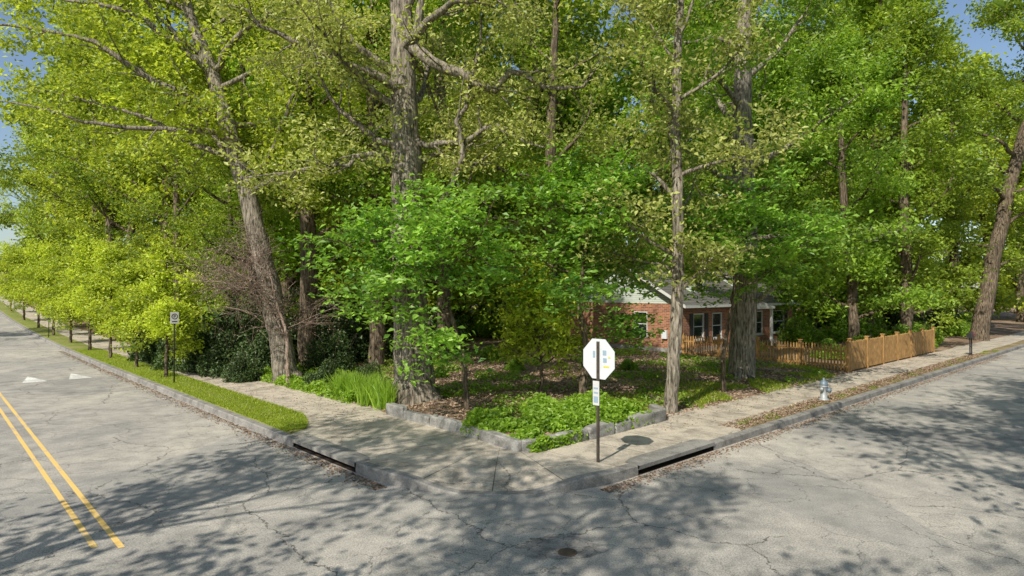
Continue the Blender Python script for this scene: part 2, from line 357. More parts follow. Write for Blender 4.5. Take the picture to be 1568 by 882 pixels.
block('lawn',[0,.02,10,30,60,150,290,300],[-300,-100,-30,-9.42,-9.4])
# ---------------------------------------------------------------- road markings
def decal(name,polys,mat,z=.004):
    V=[];F=[]
    for p in polys:
        b=len(V)
        for u,v in p:
            x,y=S(u,v); V.append((x,y,float(hill(v))+z))
        F.append(tuple(range(b,len(V))))
    me=bpy.data.meshes.new(name); me.from_pydata(V,[],F); me.materials.append(mat); me.update(); return obj(name,me)
def line(u0,u1,vs): return [[(u0,a),(u1,a),(u1,b),(u0,b)] for a,b in zip(vs[:-1],vs[1:])]
vs=arr((3.2,30,3),(30,100,2.5),(100,280,20))
decal('yellow_center_line',line(-4.78,-4.69,vs)+line(-5.09,-5.0,[3.5]+vs[1:]),M['yellow'])
tri=[]
for uc in (-3.3,-1.6,-6.3,-8.2): tri.append([(uc-.45,26.8),(uc+.45,26.8),(uc,29.4)])
decal('speed_hump_marking',tri,M['wpaint'])
rg=np.random.default_rng(3); V=[(.78+.5*rg.uniform(.75,1.2)*math.cos(a)*1.3,9.95+.5*rg.uniform(.75,1.2)*math.sin(a),.004) for a in np.linspace(0,2*math.pi,34)[:-1]]
me=bpy.data.meshes.new('asphalt_patch'); me.from_pydata(V,[],[tuple(range(33))]); me.materials.append(M['patch']); obj('asphalt_patch',me)
# ---------------------------------------------------------------- hard-surface helpers
def empty(name,u,v,z=None,rz=ANG):
    e=bpy.data.objects.new(name,None); scene.collection.objects.link(e); x,y=S(u,v); e.location=(x,y,float(hill(v)) if z is None else z); e.rotation_euler=(0,0,rz); return e
def boxes(name,bl,mat,parent=None,bev=0.0):
    V=[];F=[]
    for (x0,x1,y0,y1,z0,z1) in bl:
        b=len(V); V+=[(x0,y0,z0),(x1,y0,z0),(x1,y1,z0),(x0,y1,z0),(x0,y0,z1),(x1,y0,z1),(x1,y1,z1),(x0,y1,z1)]
        F+=[tuple(b+i for i in f) for f in ((0,3,2,1),(4,5,6,7),(0,1,5,4),(1,2,6,5),(2,3,7,6),(3,0,4,7))]
    me=bpy.data.meshes.new(name); me.from_pydata(V,[],F); me.materials.append(mat); me.update(); o=obj(name,me,parent=parent)
    if bev>0:
        m=o.modifiers.new('b','BEVEL'); m.width=bev; m.segments=2
    return o
def lathe(name,prof,mat,parent=None,k=24,M4=None):
    V=[];F=[]
    for r,z in prof:
        for i in range(k): V.append((r*math.cos(2*math.pi*i/k),r*math.sin(2*math.pi*i/k),z))
    for j in range(len(prof)-1):
        for i in range(k): F.append((j*k+i,j*k+(i+1)%k,(j+1)*k+(i+1)%k,(j+1)*k+i))
    F.append(tuple(range(k))[::-1]); F.append(tuple(range((len(prof)-1)*k,len(prof)*k)))
    me=bpy.data.meshes.new(name); me.from_pydata(V,[],F); me.materials.append(mat)
    if M4 is not None: me.transform(M4)
    for p in me.polygons: p.use_smooth=len(p.vertices)==4
    me.update(); return obj(name,me,parent=parent)
e=bpy.data.objects.new('valve_cover',None); scene.collection.objects.link(e); e.location=(.85,9.75,.008)
lathe('frame_ring',[(.15,-.02),(.15,.005),(.13,.007),(.125,.0)],M['iron'],e,28); lathe('lid',[(.12,-.02),(.12,.002),(.105,.005)],M['iron'],e,28)
# stone border wall
rg=np.random.default_rng(8); e=empty('stone_border_wall',0,0,0)
def stones(path):
    k=0
    for (a,b) in path:
        a=np.array(a);b=np.array(b);L=np.linalg.norm(b-a);d=(b-a)/L;n=np.array([-d[1],d[0]]);t=0
        while t<L-.15:
            l=min(rg.uniform(.7,1.5),L-t)
            if L-t-l<.4: l=L-t
            h=.17+rg.uniform(.24,.36); w=rg.uniform(.1,.14)
            bm=bmesh.new(); bmesh.ops.create_cube(bm,size=1); bmesh.ops.subdivide_edges(bm,edges=bm.edges[:],cuts=3,use_grid_fill=True)
            for vt in bm.verts:
                q=a+d*(t+.01+(vt.co.x+.5)*(l-.02))+n*(vt.co.y*2*w); z=.1+(vt.co.z+.5)*(h-.1)
                j=rg.normal(0,.018,3); vt.co=(q[0]+j[0],q[1]+j[1],z+j[2])
            me=bpy.data.meshes.new('stone'); bm.to_mesh(me); bm.free(); me.materials.append(M['stone']); me.update()
            k+=1; o=obj('stone_%d'%k,me,parent=e); bv=o.modifiers.new('s','SUBSURF'); bv.levels=1; bv.render_levels=1; t+=l
stones([((3.72,9.0),(3.72,5.4)),((3.72,5.4),(3.5,2.75)),((3.5,2.68),(5.6,2.5)),((5.6,2.5),(9.2,2.55)),((9.2,2.55),(9.7,3.3))])
# ---------------------------------------------------------------- house
H=empty('brick_house',25.6,12.1,.3); HL,HD,HH=15,9,3.0
def wallx(name,length,h,ops,th,fixed,axis,mat,z0=0):
    xs=sorted({0,length}|{o[0] for o in ops}|{o[1] for o in ops}); zs=sorted({z0,h}|{o[2] for o in ops}|{o[3] for o in ops}); B=[]
    for x0,x1 in zip(xs[:-1],xs[1:]):
        for a,b in zip(zs[:-1],zs[1:]):
            cx,cz=(x0+x1)/2,(a+b)/2
            if any(o[0]<cx<o[1] and o[2]<cz<o[3] for o in ops): continue
            B.append((x0,x1,fixed,fixed+th,a,b) if axis=='x' else (fixed,fixed+th,x0,x1,a,b))
    return boxes(name,B,mat,H)
sideops=[(2.2,3.2,.95,2.5)]
frontops=[(1.2,2.4,.8,2.4),(3.4,4.6,.8,2.4),(6.4,7.5,.05,2.25),(9.0,10.2,.8,2.4),(11.8,13.6,.8,2.4)]
wallx('wall_front',HL,HH,frontops,.25,0,'x',M['brick']); wallx('wall_back',HL,HH,[],.25,HD-.25,'x',M['brick'])
wl=wallx('wall_side',HD-.5,HH,sideops,.25,0,'y',M['brick']); wl.location.y=.25
wr=wallx('wall_far_side',HD-.5,HH,[],.25,HL-.25,'y',M['brick']); wr.location.y=.25
boxes('stone_foundation',[(-.04,HL+.04,-.04,-.002,-.6,.35),(-.04,-.002,-.002,HD,-.6,.35)],M['stone'],H)
def win(nm,x0,x1,z0,z1,axis):
    t=.07; B=[]
    def bx(a,b,c,d,p,q): return (a,b,p,q,c,d) if axis=='x' else (p,q,a,b,c,d)
    for a,b,c,d in ((x0,x0+t,z0,z1),(x1-t,x1,z0,z1),(x0+t,x1-t,z1-t,z1),(x0+t,x1-t,z0,z0+t)): B.append(bx(a,b,c,d,.01,.12))
    zm=(z0+z1)/2; B.append(bx(x0+t,x1-t,zm-.025,zm+.025,.05,.11))
    B.append(bx(x0-.06,x1+.06,z0-.07,z0-.002,-.06,.1))
    boxes(nm+'_frame',B,M['white'],H); boxes(nm+'_glass',[bx(x0+t,x1-t,z0+t,z1-t,.075,.085)],M['glass'],H)
for i,o in enumerate(sideops): win('side_window_%d'%i,o[0]+.25,o[1]+.25,o[2],o[3],'y')
for i,o in enumerate(frontops):
    if i!=2: win('front_window_%d'%i,*o,'x')
boxes('door',[(6.4,7.5,.1,.16,.05,2.25)],M['white'],H)
boxes('shutters',[(.75,1.13,-.05,-.002,.8,2.4),(2.47,2.85,-.05,-.002,.8,2.4),(11.35,11.73,-.05,-.002,.8,2.4),(13.67,14.05,-.05,-.002,.8,2.4)],M['black'],H)
pk=HH+2.6; oh=.45
V=[(-oh,-oh,HH-.2),(HL+oh,-oh,HH-.2),(HL+oh,HD/2,pk),(-oh,HD/2,pk),(-oh,HD+oh,HH-.2),(HL+oh,HD+oh,HH-.2)]
V2=[(a,b,c+.14) for a,b,c in V]
me=bpy.data.meshes.new('roof'); me.from_pydata(V+V2,[],[(0,1,2,3),(3,2,5,4),(6,9,8,7),(9,10,11,8),(0,6,7,1),(4,5,11,10),(0,3,9,6),(3,4,10,9),(1,7,8,2),(2,8,11,5)]); me.materials.append(M['roof']); obj('roof',me,parent=H)
for nm,x in (('gable_siding',.05),('gable_siding_far',HL-.05)):
    me=bpy.data.meshes.new(nm); me.from_pydata([(x,0,HH-.05),(x,HD,HH-.05),(x,HD/2,pk-.15)],[],[(0,1,2)]); me.materials.append(M['siding']); obj(nm,me,parent=H)
boxes('fascia',[(-oh,HL+oh,-oh-.03,-oh-.002,HH-.24,HH-.08)],M['white'],H)
for sgn,nm in ((0,'rake_board_front'),(1,'rake_board_back')):
    ya,yb=(-oh,HD/2) if sgn==0 else (HD+oh,HD/2)
    V=[(x,y,z) for x in (-oh-.035,-oh-.003) for y,z in ((ya,HH-.24),(yb,pk-.04),(yb,pk+.15),(ya,HH-.05))]
    me=bpy.data.meshes.new(nm); me.from_pydata(V,[],[(0,1,2,3),(7,6,5,4),(0,4,5,1),(1,5,6,2),(2,6,7,3),(3,7,4,0)]); me.materials.append(M['white']); obj(nm,me,parent=H)
for i,x0 in enumerate((2.4,9.0)):
    boxes('dormer_wall_%d'%i,[(x0,x0+1.8,.9,3.2,3.3,4.75)],M['siding'],H); boxes('dormer_window_%d'%i,[(x0+.5,x0+1.3,.86,.897,3.75,4.6)],M['glass'],H)
    boxes('dormer_trim_%d'%i,[(x0+.42,x0+.498,.84,.897,3.7,4.65),(x0+1.302,x0+1.38,.84,.897,3.7,4.65),(x0+.42,x0+1.38,.84,.897,4.652,4.7),(x0+.42,x0+1.38,.84,.897,3.65,3.698)],M['white'],H)
    V=[(x0-.15,.7,4.7),(x0+1.95,.7,4.7),(x0+.9,.7,5.35),(x0-.15,4.3,4.7),(x0+1.95,4.3,4.7),(x0+.9,4.3,5.35)]
    me=bpy.data.meshes.new('dormer_roof'); me.from_pydata(V,[],[(0,1,2),(0,2,5,3),(1,4,5,2),(0,3,4,1)]); me.materials.append(M['roof']); obj('dormer_roof_%d'%i,me,parent=H)
boxes('chimney',[(5.6,6.7,3.6,4.5,4.5,6.9)],M['brick'],H)
boxes('porch_roof',[(5.6,8.4,-1.7,-.5,2.62,2.78)],M['white'],H); boxes('porch_posts',[(5.7,5.85,-1.6,-1.45,-.1,2.62),(8.15,8.3,-1.6,-1.45,-.1,2.62)],M['white'],H); boxes('porch_floor',[(5.6,8.4,-1.7,-.05,-.4,.02)],M['stone'],H)
boxes('meter_box',[(-.14,-.003,1.0,1.35,.9,1.4)],M['sign'],H)
# ---------------------------------------------------------------- fence
rgf=np.random.default_rng(11)
def fence(name,u0,v0,length,along,gap,ht,pw):
    e=empty(name,u0,v0,.2,ANG if along=='u' else ANG+math.pi/2); V=[];F=[]
    x=.1
    while x<length-.05:
        h=ht+rgf.uniform(-.02,.02); w=pw; th=.02; y=-.03-th if along=='u' else .03; b=len(V)
        tl=rgf.normal(0,.006)
        pr=[(x,.04),(x+w,.04),(x+w+tl,h-.07),(x+w/2+tl,h),(x+tl,h-.07)]
        for yy in (y,y+th):
            for a,c in pr: V.append((a,yy,c))
        F.append(tuple(b+i for i in range(5))); F.append(tuple(b+5+i for i in range(5))[::-1])
        for i in range(5): F.append((b+i,b+5+i,b+5+(i+1)%5,b+(i+1)%5))
        x+=w+gap
    me=bpy.data.meshes.new('pickets'); me.from_pydata(V,[],F); me.materials.append(M['wood']); obj('pickets',me,parent=e)
    boxes('rails',[(0,length,-.028,.028,.25,.33),(0,length,-.028,.028,ht-.38,ht-.30)],M['wood'],e)
    n=max(1,round(length/2.4)); P=[];Cp=[]
    for i in range(n+1):
        x=i*length/n; P.append((x-.07,x+.07,-.075,.075,-.1,ht+.08)); Cp.append((x-.1,x+.1,-.105,.105,ht+.082,ht+.13))
    boxes('posts',P,M['wood'],e,.008); boxes('post_caps',Cp,M['wood'],e,.015); return e
fence('wooden_picket_fence',25.3,2.95,8.9,'v',.075,1.3,.075)
fence('wooden_picket_fence',25.5,2.95,14.5,'u',.022,1.45,.11)
# ---------------------------------------------------------------- stop sign
sx,sy=1.91,14.14; su,sv=UVc(sx,sy)
e=empty('stop_sign',su,sv,.175)
def ngon(name,r,x,th,mat,z,k=8,a0=math.pi/8,parent=None):
    V=[(x+t,r*math.cos(a0+2*math.pi*i/k),z+r*math.sin(a0+2*math.pi*i/k)) for t in (0,th) for i in range(k)]
    F=[tuple(range(k)),tuple(range(k,2*k))[::-1]]+[(i,k+i,k+(i+1)%k,(i+1)%k) for i in range(k)]
    me=bpy.data.meshes.new(name); me.from_pydata(V,[],F); me.materials.append(mat); me.update(); return obj(name,me,parent=parent)
R8=.445/math.cos(math.pi/8)
ngon('sign_plate_back',R8,.03,.006,M['sign'],2.33,parent=e); ngon('white_border',R8,.0362,.002,M['white'],2.33,parent=e); ngon('red_face',R8*.95,.0384,.002,M['red'],2.33,parent=e)
tc=bpy.data.curves.new('stop_text','FONT'); tc.body='STOP'; tc.size=.36; tc.align_x='CENTER'; tc.align_y='CENTER'; tc.materials.append(M['white']); tc.extrude=.001
to=bpy.data.objects.new('lettering',tc); scene.collection.objects.link(to); to.parent=e; to.location=(.042,0,2.33); to.rotation_euler=(math.pi/2,0,math.pi/2)
boxes('post',[(-.012,.0,-.03,.03,-.1,2.72),(0,.028,-.03,-.022,-.1,2.72),(0,.028,.022,.03,-.1,2.72)],M['rust'],e)
boxes('bolts',[(-.03,-.012,-.012,.012,2.6,2.624),(-.03,-.012,-.012,.012,2.05,2.074)],M['iron'],e)
boxes('stickers_blue',[(.026,.0295,-.22,-.12,2.42,2.53),(.026,.0295,-.23,-.13,2.26,2.36),(.026,.0295,.1,.16,2.35,2.5)],M['sticker'],e)
boxes('sticker_yellow',[(.026,.0295,-.3,-.14,2.15,2.19),(.026,.0295,-.33,-.27,2.36,2.4)],M['yst'],e)
boxes('small_sign_plate',[(-.03,-.014,-.06,.12,1.3,1.84)],M['white'],e,.004)
boxes('small_sign_legend',[(-.034,-.0305,-.03,.09,1.66,1.70),(-.034,-.0305,-.03,.09,1.56,1.6),(-.034,-.0305,-.03,.09,1.36,1.50)],M['sticker'],e)
def nopark(x,y,hgt):
    u,v=UVc(x,y); e=empty('no_parking_sign',u,v,float(hill(v))+.18); lathe('pole',[(.03,-.1),(.03,hgt),(.0,hgt+.02)],M['black'],e,10)
    boxes('plate',[(-.16,.16,-.045,-.035,hgt-.5,hgt-.02)],M['white'],e,.005)
    V=[];F=[];k=20
    for r in (.09,.12):
        for i in range(k): V.append((r*math.cos(2*math.pi*i/k),-.048,hgt-.2+r*math.sin(2*math.pi*i/k)))
    for i in range(k): F.append((i,(i+1)%k,k+(i+1)%k,k+i))
    me=bpy.data.meshes.new('ring'); me.from_pydata(V,[],F); me.materials.append(M['black']); obj('ring',me,parent=e)
    boxes('symbol',[(-.04,-.015,-.049,-.046,hgt-.26,hgt-.14),(-.01,.035,-.049,-.046,hgt-.16,hgt-.14),(.015,.035,-.049,-.046,hgt-.2,hgt-.162),(-.01,.035,-.049,-.046,hgt-.222,hgt-.202),(-.1,.1,-.049,-.046,hgt-.43,hgt-.39)],M['black'],e)
nopark(-14.05,26.4,3.0); nopark(-36.5,50,2.6)
hu,hv=UVc(11.0,22.4); e=empty('fire_hydrant',hu,hv,.19,ANG)
lathe('barrel',[(.17,-.05),(.17,.05),(.115,.07),(.11,.45),(.135,.47),(.135,.52)],M['hyd'],e)
lathe('bonnet',[(.14,.522),(.145,.55),(.12,.62),(.08,.68),(.035,.71),(.03,.78),(0.001,.79)],M['hydtop'],e)
RX=Matrix.Translation((0,0,.4))@Matrix.Rotation(math.pi/2,4,'Y')
lathe('side_nozzles',[(.001,-.23),(.06,-.23),(.065,-.18),(.05,-.17),(.05,.17),(.065,.18),(.06,.23),(.001,.23)],M['hyd'],e,16,RX)
RY=Matrix.Translation((0,0,.36))@Matrix.Rotation(math.pi/2,4,'X')
lathe('front_nozzle',[(.07,0),(.07,.15),(.09,.16),(.085,.23),(.02,.24),(.02,.27)],M['hydtop'],e,16,RY)
mu,mv=UVc(27.6,38.2); e=empty('mailbox',mu,mv,.19)
boxes('legs',[(-.18,-.13,-.03,.03,-.1,1.05),(.25,.3,-.03,.03,-.1,1.05),(-.2,.32,-.02,.02,.5,.55)],M['black'],e)
V=[];k=10
pr=[(-.13,1.06),(.13,1.06)]+[(.13*math.cos(math.pi*i/k),1.24+.13*math.sin(math.pi*i/k)) for i in range(k+1)]
for yy in (-.35,.42):
    for a,b in pr: V.append((yy,a,b))
n=len(pr); F=[tuple(range(n)),tuple(range(n,2*n))[::-1]]+[(i,n+i,n+(i+1)%n,(i+1)%n) for i in range(n)]
me=bpy.data.meshes.new('box'); me.from_pydata(V,[],F); me.materials.append(M['black']); obj('box',me,parent=e)
boxes('flag',[(.1,.13,-.16,-.145,1.15,1.42)],M['red'],e)
# ---------------------------------------------------------------- trees
CAMDIR=-math.pi/2
z0=.37
oc=rel(-3.35,21.7,z0,[(-3.35,21.7,z0-.2,1.08),(-3.36,21.7,z0+.25,.80),(-3.38,21.7,1.6,.66),(-3.5,21.7,4.5,.58),(-3.52,21.7,7.3,.54),(-3.72,21.8,10.5,.46),(-3.8,21.8,13.3,.38),(-4.1,22,17,.24),(-4.3,22.3,22,.05)])
ol=[rel(-3.35,21.7,z0,l) for l in (
 [(-3.8,21.7,13.1,.26),(-3.0,21.2,11.9,.22),(-1.9,20.8,11.3,.18),(-.9,20.4,10.6,.14),(.2,20.2,11.2,.1),(1.5,20,10.4,.07),(2.6,19.4,10.9,.03)],
 [(-3.2,21.5,5.4,.14),(-2.4,21.1,7.0,.12),(-1.7,20.9,8.2,.1),(-1.85,20.7,9.6,.09),(-1.3,20.7,10.9,.07),(-1.0,20.4,12.8,.03)],
 [(-3.5,21.5,8.2,.14),(-4.6,20.9,8.6,.11),(-5.9,20.4,8.0,.08),(-8.3,19.8,7.6,.03)],
 [(-3.7,21.6,11,.18),(-5.2,21,11.5,.13),(-7,20.6,12.2,.09),(-9,20.2,13.2,.03)],
 [(-3.8,21.7,12.3,.17),(-2.4,20.2,13,.12),(-1.0,18.6,12.8,.08),(.6,17.6,12.3,.03)],
 [(-3.6,21.6,9.3,.14),(-2.2,21.2,8.9,.11),(-.6,20.6,9.3,.08),(1.0,20,8.6,.03)])]
tree('oak_tree',-3.35,21.7,oc,ol,z=z0,nl=14,hl=(.52,.97),Lm=6.8,ns=9,nt=6,k=13,leaf=.16,lm='lf_oak',seed=11,tint=.62,kt=20,el=(5,40),avoid=CAMDIR,gn=.22)
bc=rel(-9.6,27,z0,[(-9.5,27,.2,.7),(-9.6,27,.7,.52),(-10.1,27,3.2,.43),(-10.7,27,5.9,.4),(-11.4,27,8.7,.37),(-12.2,27,11.4,.33),(-12.9,27,13.7,.29),(-13.9,27,16.4,.2),(-15,27,21,.05)])
bl=[rel(-9.6,27,z0,l) for l in (
 [(-12.2,27,11.6,.2),(-13.4,26.4,12.2,.16),(-14.9,25.8,12.8,.13),(-17.2,25,14.1,.09),(-20.6,24.4,14.3,.03)],
 [(-12.7,27,13.2,.18),(-14.2,26.5,14.6,.14),(-17,26,15.9,.08),(-21,26.6,16.3,.03)],
 [(-11.2,27,8.4,.15),(-10,26,9.6,.12),(-8.8,25.2,11.5,.08),(-8,24.6,13.4,.03)],
 [(-12.0,27,10.8,.15),(-13,26,10.6,.12),(-15.8,24.8,10.6,.08),(-19.5,24.6,11.4,.03)],
 [(-11.6,27,9.6,.15),(-13.5,27.6,10.4,.12),(-17,28,12.0,.08),(-22,28.6,13.2,.03)],
 [(-12.8,27,13.4,.15),(-11.2,26,14.6,.12),(-9.2,25,15.2,.08),(-7,24.6,15.6,.03)],
 [(-13.8,27,16.0,.13),(-16,27.4,17,.1),(-19,28,17.5,.07),(-22,28.6,17.2,.03)])]
tree('oak_tree',-9.6,27,bc,bl,z=z0,nl=12,hl=(.45,.97),Lm=6.5,ns=10,nt=6,k=14,leaf=.2,lm='lf_yel',seed=21,tint=.5,kt=14,avoid=CAMDIR)
def straight(h,r,lx=0,ly=0,fl=1.35):
    return [(0,0,-.2,r*fl),(0,0,.5,r*1.05),(lx*.25+.1,ly*.25,h*.25,r*.92),(lx*.5-.1,ly*.5,h*.5,r*.75),(lx*.8,ly*.8,h*.78,r*.45),(lx,ly,h,.04)]
for x,y,h,r,lm,sd,lx,hb in ((-9.8,30.2,21,.42,'lf_bg',31,.2,.42),(-6.5,30.5,23,.38,'lf_grn',32,-.2,.38),(-3.6,33,22,.36,'lf_bg',33,0,.35),(-14.5,36,20,.35,'lf_bg',34,-1,.3),(2.0,36,24,.4,'lf_bg',36,.6,.3)):
    tree('hardwood_tree',x,y,straight(h,r,lx),nl=14,hl=(hb,.97),Lm=5.6,ns=7,nt=5,k=14,leaf=.23,lm=lm,seed=sd,bark='bark2',sig=(.36,.36,.18))
tree('tulip_poplar_tree',5.1,20.3,straight(19,.21,.5),nl=19,hl=(.34,.97),Lm=3.4,ns=7,nt=5,k=13,leaf=.17,lm='lf_oak',seed=41,tint=.5,el=(15,45),bark='bark',avoid=CAMDIR)
tree('hardwood_tree',10.0,27.7,straight(23,.54,.3),nl=16,hl=(.3,.97),Lm=6.5,ns=8,nt=6,k=16,leaf=.21,lm='lf_grn',seed=42,tint=.5,kt=14,avoid=CAMDIR)
fl=(.24,.24,.045)
tree('dogwood_tree',2.35,21,[(0,0,-.1,.16),(.02,0,.8,.125),(.1,0,1.9,.11),(-.1,0,3.2,.09),(.1,0,5.2,.06),(.1,0,7.0,.02)],nl=14,hl=(.58,.98),Lm=3.1,el=(-3,14),ns=6,nt=5,k=13,sig=fl,leaf=.2,lm='lf_dog',seed=51,upb=1.5,bark='bark2',tint=.45,droop=.03,tv=.4)
tree('dogwood_tree',-1.37,19.4,[(0,0,-.1,.1),(-.05,0,.9,.075),(-.2,0,1.9,.07),(-.6,-.1,3.2,.06),(-1.0,-.1,4.4,.045),(-1.3,0,5.8,.02)],nl=12,hl=(.53,.98),Lm=3.5,el=(-10,10),ns=6,nt=5,k=12,sig=fl,leaf=.2,lm='lf_dog',seed=52,upb=1.4,bark='bark2',tint=.62,side=math.pi*.98,droop=.06,tv=.42)
tree('dogwood_tree',8.0,24.0,[(0,0,-.1,.1),(0,0,1.5,.085),(.3,0,3.2,.07),(.5,0,4.8,.05),(.6,0,6.9,.02)],nl=13,hl=(.6,.98),Lm=3.5,el=(-3,14),ns=6,nt=5,k=13,sig=fl,leaf=.2,lm='lf_dog',seed=53,upb=1.5,bark='bark2',tint=.45,tv=.4,droop=.03)
tree('sapling_tree',1.0,21.8,[(0,0,-.1,.07),(.02,0,.9,.055),(-.05,0,1.9,.045),(.05,0,3.9,.02)],nl=13,hl=(.36,.98),Lm=1.6,el=(0,30),ns=5,nt=4,Lt=.5,k=13,sig=(.22,.22,.12),leaf=.15,lm='lf_yel',seed=54,bark='bark2',tint=.5)
tree('bare_ornamental_tree',-9.0,25.6,[(0,0,-.1,.11),(-.05,0,1,.085),(-.1,0,2.2,.07),(-.5,0,3.4,.05),(-.8,0,4.8,.02)],nl=15,hl=(.4,.98),Lm=3.9,el=(0,30),ns=8,nt=7,Lt=1.1,k=1,sig=(.3,.3,.2),leaf=.05,lm='lf_litter',seed=61,bark='twig',side=math.pi,sides=.75)
tree('leaning_hardwood_tree',36.8,50,[(0,0,-.2,.8),(.1,0,1,.62),(1.3,0,7,.52),(2.7,0,13,.44),(4.2,0,19,.32),(5.6,0,28,.05)],nl=15,hl=(.34,.97),Lm=8.5,ns=8,nt=6,k=17,leaf=.28,lm='lf_bg',seed=71,sig=(.45,.45,.25),tint=.5,bark='bark2',avoid=CAMDIR)
for x,y,h,r,lm,sd,t in ((20.5,38,18,.3,'lf_grn',72,.5),(27,43.5,22,.38,'lf_bg',73,.4),(29,52,28,.5,'lf_bg',74,.6),(16.5,45,25,.4,'lf_grn',75,.45)):
    tree('hardwood_tree',x,y,straight(h,r,sd%3-1),nl=16,hl=(.26,.97),Lm=h*.27,ns=8,nt=5,k=16,leaf=.25,lm=lm,seed=sd,bark='bark2',sig=(.38,.38,.19),tint=t)
mp=[tree_mesh('maple_mesh_%d'%i,[(0,0,-.1,.1),(0,0,.6,.085),(.03,0,1.8,.075),(0,.05,3.4,.05),(0,0,6.0,.015)],nl=16,hl=(.4,.98),Lm=1.9,el=(20,50),ns=5,nt=4,Lt=.6,k=14,sig=(.22,.22,.13),leaf=.17,lm='lf_yel',bark='bark2',seed=80+i,tint=(.72,.58,.66)[i],tv=.42) for i in range(3)]
for i,v in enumerate((22.8,28,34,40,47,55,64,75,88)):
    x,y=S(.95,v); obj('maple_tree',mp[i%3],(x,y,float(hill(v))+.2),i*2.1,sc=(.85,.85,.95,1.05,1,1.1,1.1,1.2,1.2)[i])
pl=[tree_mesh('lot_tree_mesh_%d'%i,straight(17,.28,.5*(i-1)),nl=15,hl=(.25,.97),Lm=5.3,ns=8,nt=5,k=14,leaf=.21,lm=('lf_bg','lf_yel')[i],bark='bark2',seed=90+i,tint=.5,sig=(.34,.34,.17),tv=.42) for i in range(2)]
for i,(u,v,s) in enumerate(((7.5,33,.8),(6.6,42,1.1),(6.2,55,1.3),(6.4,70,1.45),(6.2,90,1.6),(14,40,1.1),(16,56,1.3),(6.5,112,1.7))):
    x,y=S(u,v); obj('street_side_tree',pl[i%2],(x,y,float(lotz(u,v))),i*1.7,sc=s)
W=bpy.data.objects.new('distant_woodland',None); scene.collection.objects.link(W)
fp=[tree_mesh('woodland_mesh_%d'%i,straight(25,.4,i-1),nl=18,hl=(.18,.97),Lm=6.2,ns=8,nt=4,k=14,leaf=.38,lm=('lf_bg','lf_yel','lf_grn')[i],bark='bark2',seed=100+i,tint=(.45,.35,.5)[i],sig=(.55,.55,.28)) for i in range(3)]
rg=np.random.default_rng(77); pos=[]; tries=0
while len(pos)<55 and tries<6000:
    tries+=1; u=rg.uniform(6,130); v=rg.uniform(4.5,130); x,y=S(u,v)
    if y<45 or y>95 or abs(x)>y*1.0+4: continue
    if 22<u<44 and v<24: continue
    if 46<u<62 and v<12: continue
    if any((u-a)**2+(v-b)**2<52 for a,b in pos): continue
    pos.append((u,v))
for i,(u,v) in enumerate(pos):
    x,y=S(u,v); obj('woodland_tree_%d'%i,fp[i%3],(x,y,float(lotz(u,v))-.1),i*1.3,W,rg.uniform(1.0,1.4))
# ---------------------------------------------------------------- shrubs
def shrub_mesh(name,rx,ry,rz,n,leaf,lm,seed,tint=.5,upb=.4):
    rng=np.random.default_rng(seed); mb=MB()
    for i in range(9):
        a=rng.uniform(0,6.28); d=np.array([math.cos(a)*.6,math.sin(a)*.6,1]); p=grow(rng,np.array([0,0,-.05]),nrm(d),rz*1.1,5,.15,.05); tube(mb,p,np.linspace(.03,.008,6),4,0)
    m=16; c=rng.normal(size=(m,3)); c=nrm(c)*rng.uniform(.3,.8,(m,1)); c[:,2]=np.abs(c[:,2])*.9
    idx=rng.integers(0,m,n); o=nrm(rng.normal(size=(n,3)))*(rng.uniform(.1,1,(n,1))**.4)*.36
    P=(c[idx]+o)*np.array([rx,ry,rz]); P[:,2]=np.abs(P[:,2])+.03
    leaves(mb,rng,P,leaf,tint+rng.normal(0,.18,m)[idx]+rng.normal(0,.15,n),1,upb); return mb.mesh(name,[M['bark2'],M[lm]])
sd=[shrub_mesh('evergreen_shrub_mesh_%d'%i,1.9,1.7,2.6,7000,.17,'lf_drk',120+i) for i in range(2)]
for i,(x,y,s) in enumerate(((-14.8,30.5,.9),(-13,29.4,.8),(-11.4,29.2,.9),(-8.2,29,.75),(-16.5,32,1.0),(-19,35,1.2),(-12.8,32,1.4),(-8.4,33.5,1.2),(-15,35,1.5),(-10.4,36,1.5),(-5.5,38,1.4),(-11.6,27.4,.5),(-7.6,25.6,.42),(-5.6,25,.4))):
    obj('evergreen_shrub',sd[i%2],(x,y,gz(x,y)),i*1.9,sc=s)
sg=[shrub_mesh('leafy_shrub_mesh_%d'%i,1.6,1.5,1.7,4500,.17,'lf_grn',130+i,.5) for i in range(2)]
for i,(u,v,s) in enumerate(((30,5.4,.7),(34,5.2,.75),(37,5,.9),(39.8,5,1.0),(42.5,4.6,1.0),(46,5.0,1.0),(50,5.6,.8),(57,5.4,.9),(62,6,1.2),(37,10,1.2),(43,9,1.5),(49,10,1.6),(31,10.6,.6),(56,12,1.8),(13,13,.4),(17,9.5,.35),(11.5,17,.45),(20,14,.5),(9,13.5,.35),(15,17,.5))):
    x,y=S(u,v); obj('leafy_shrub',sg[i%2],(x,y,gz(x,y)),i*1.3,sc=s)
su_=bpy.data.objects.new('woodland_undergrowth',None); scene.collection.objects.link(su_); rg=np.random.default_rng(9)
k=0
while k<46:
    u=rg.uniform(8,110); v=rg.uniform(6,110); x,y=S(u,v)
    if y<43 or y>75 or abs(x)>y+4 or (23<u<43 and v<23): continue
    obj('undergrowth_clump_%d'%k,(sd+sg)[k%4],(x,y,gz(x,y)),k,su_,rg.uniform(1.2,2.0)); k+=1
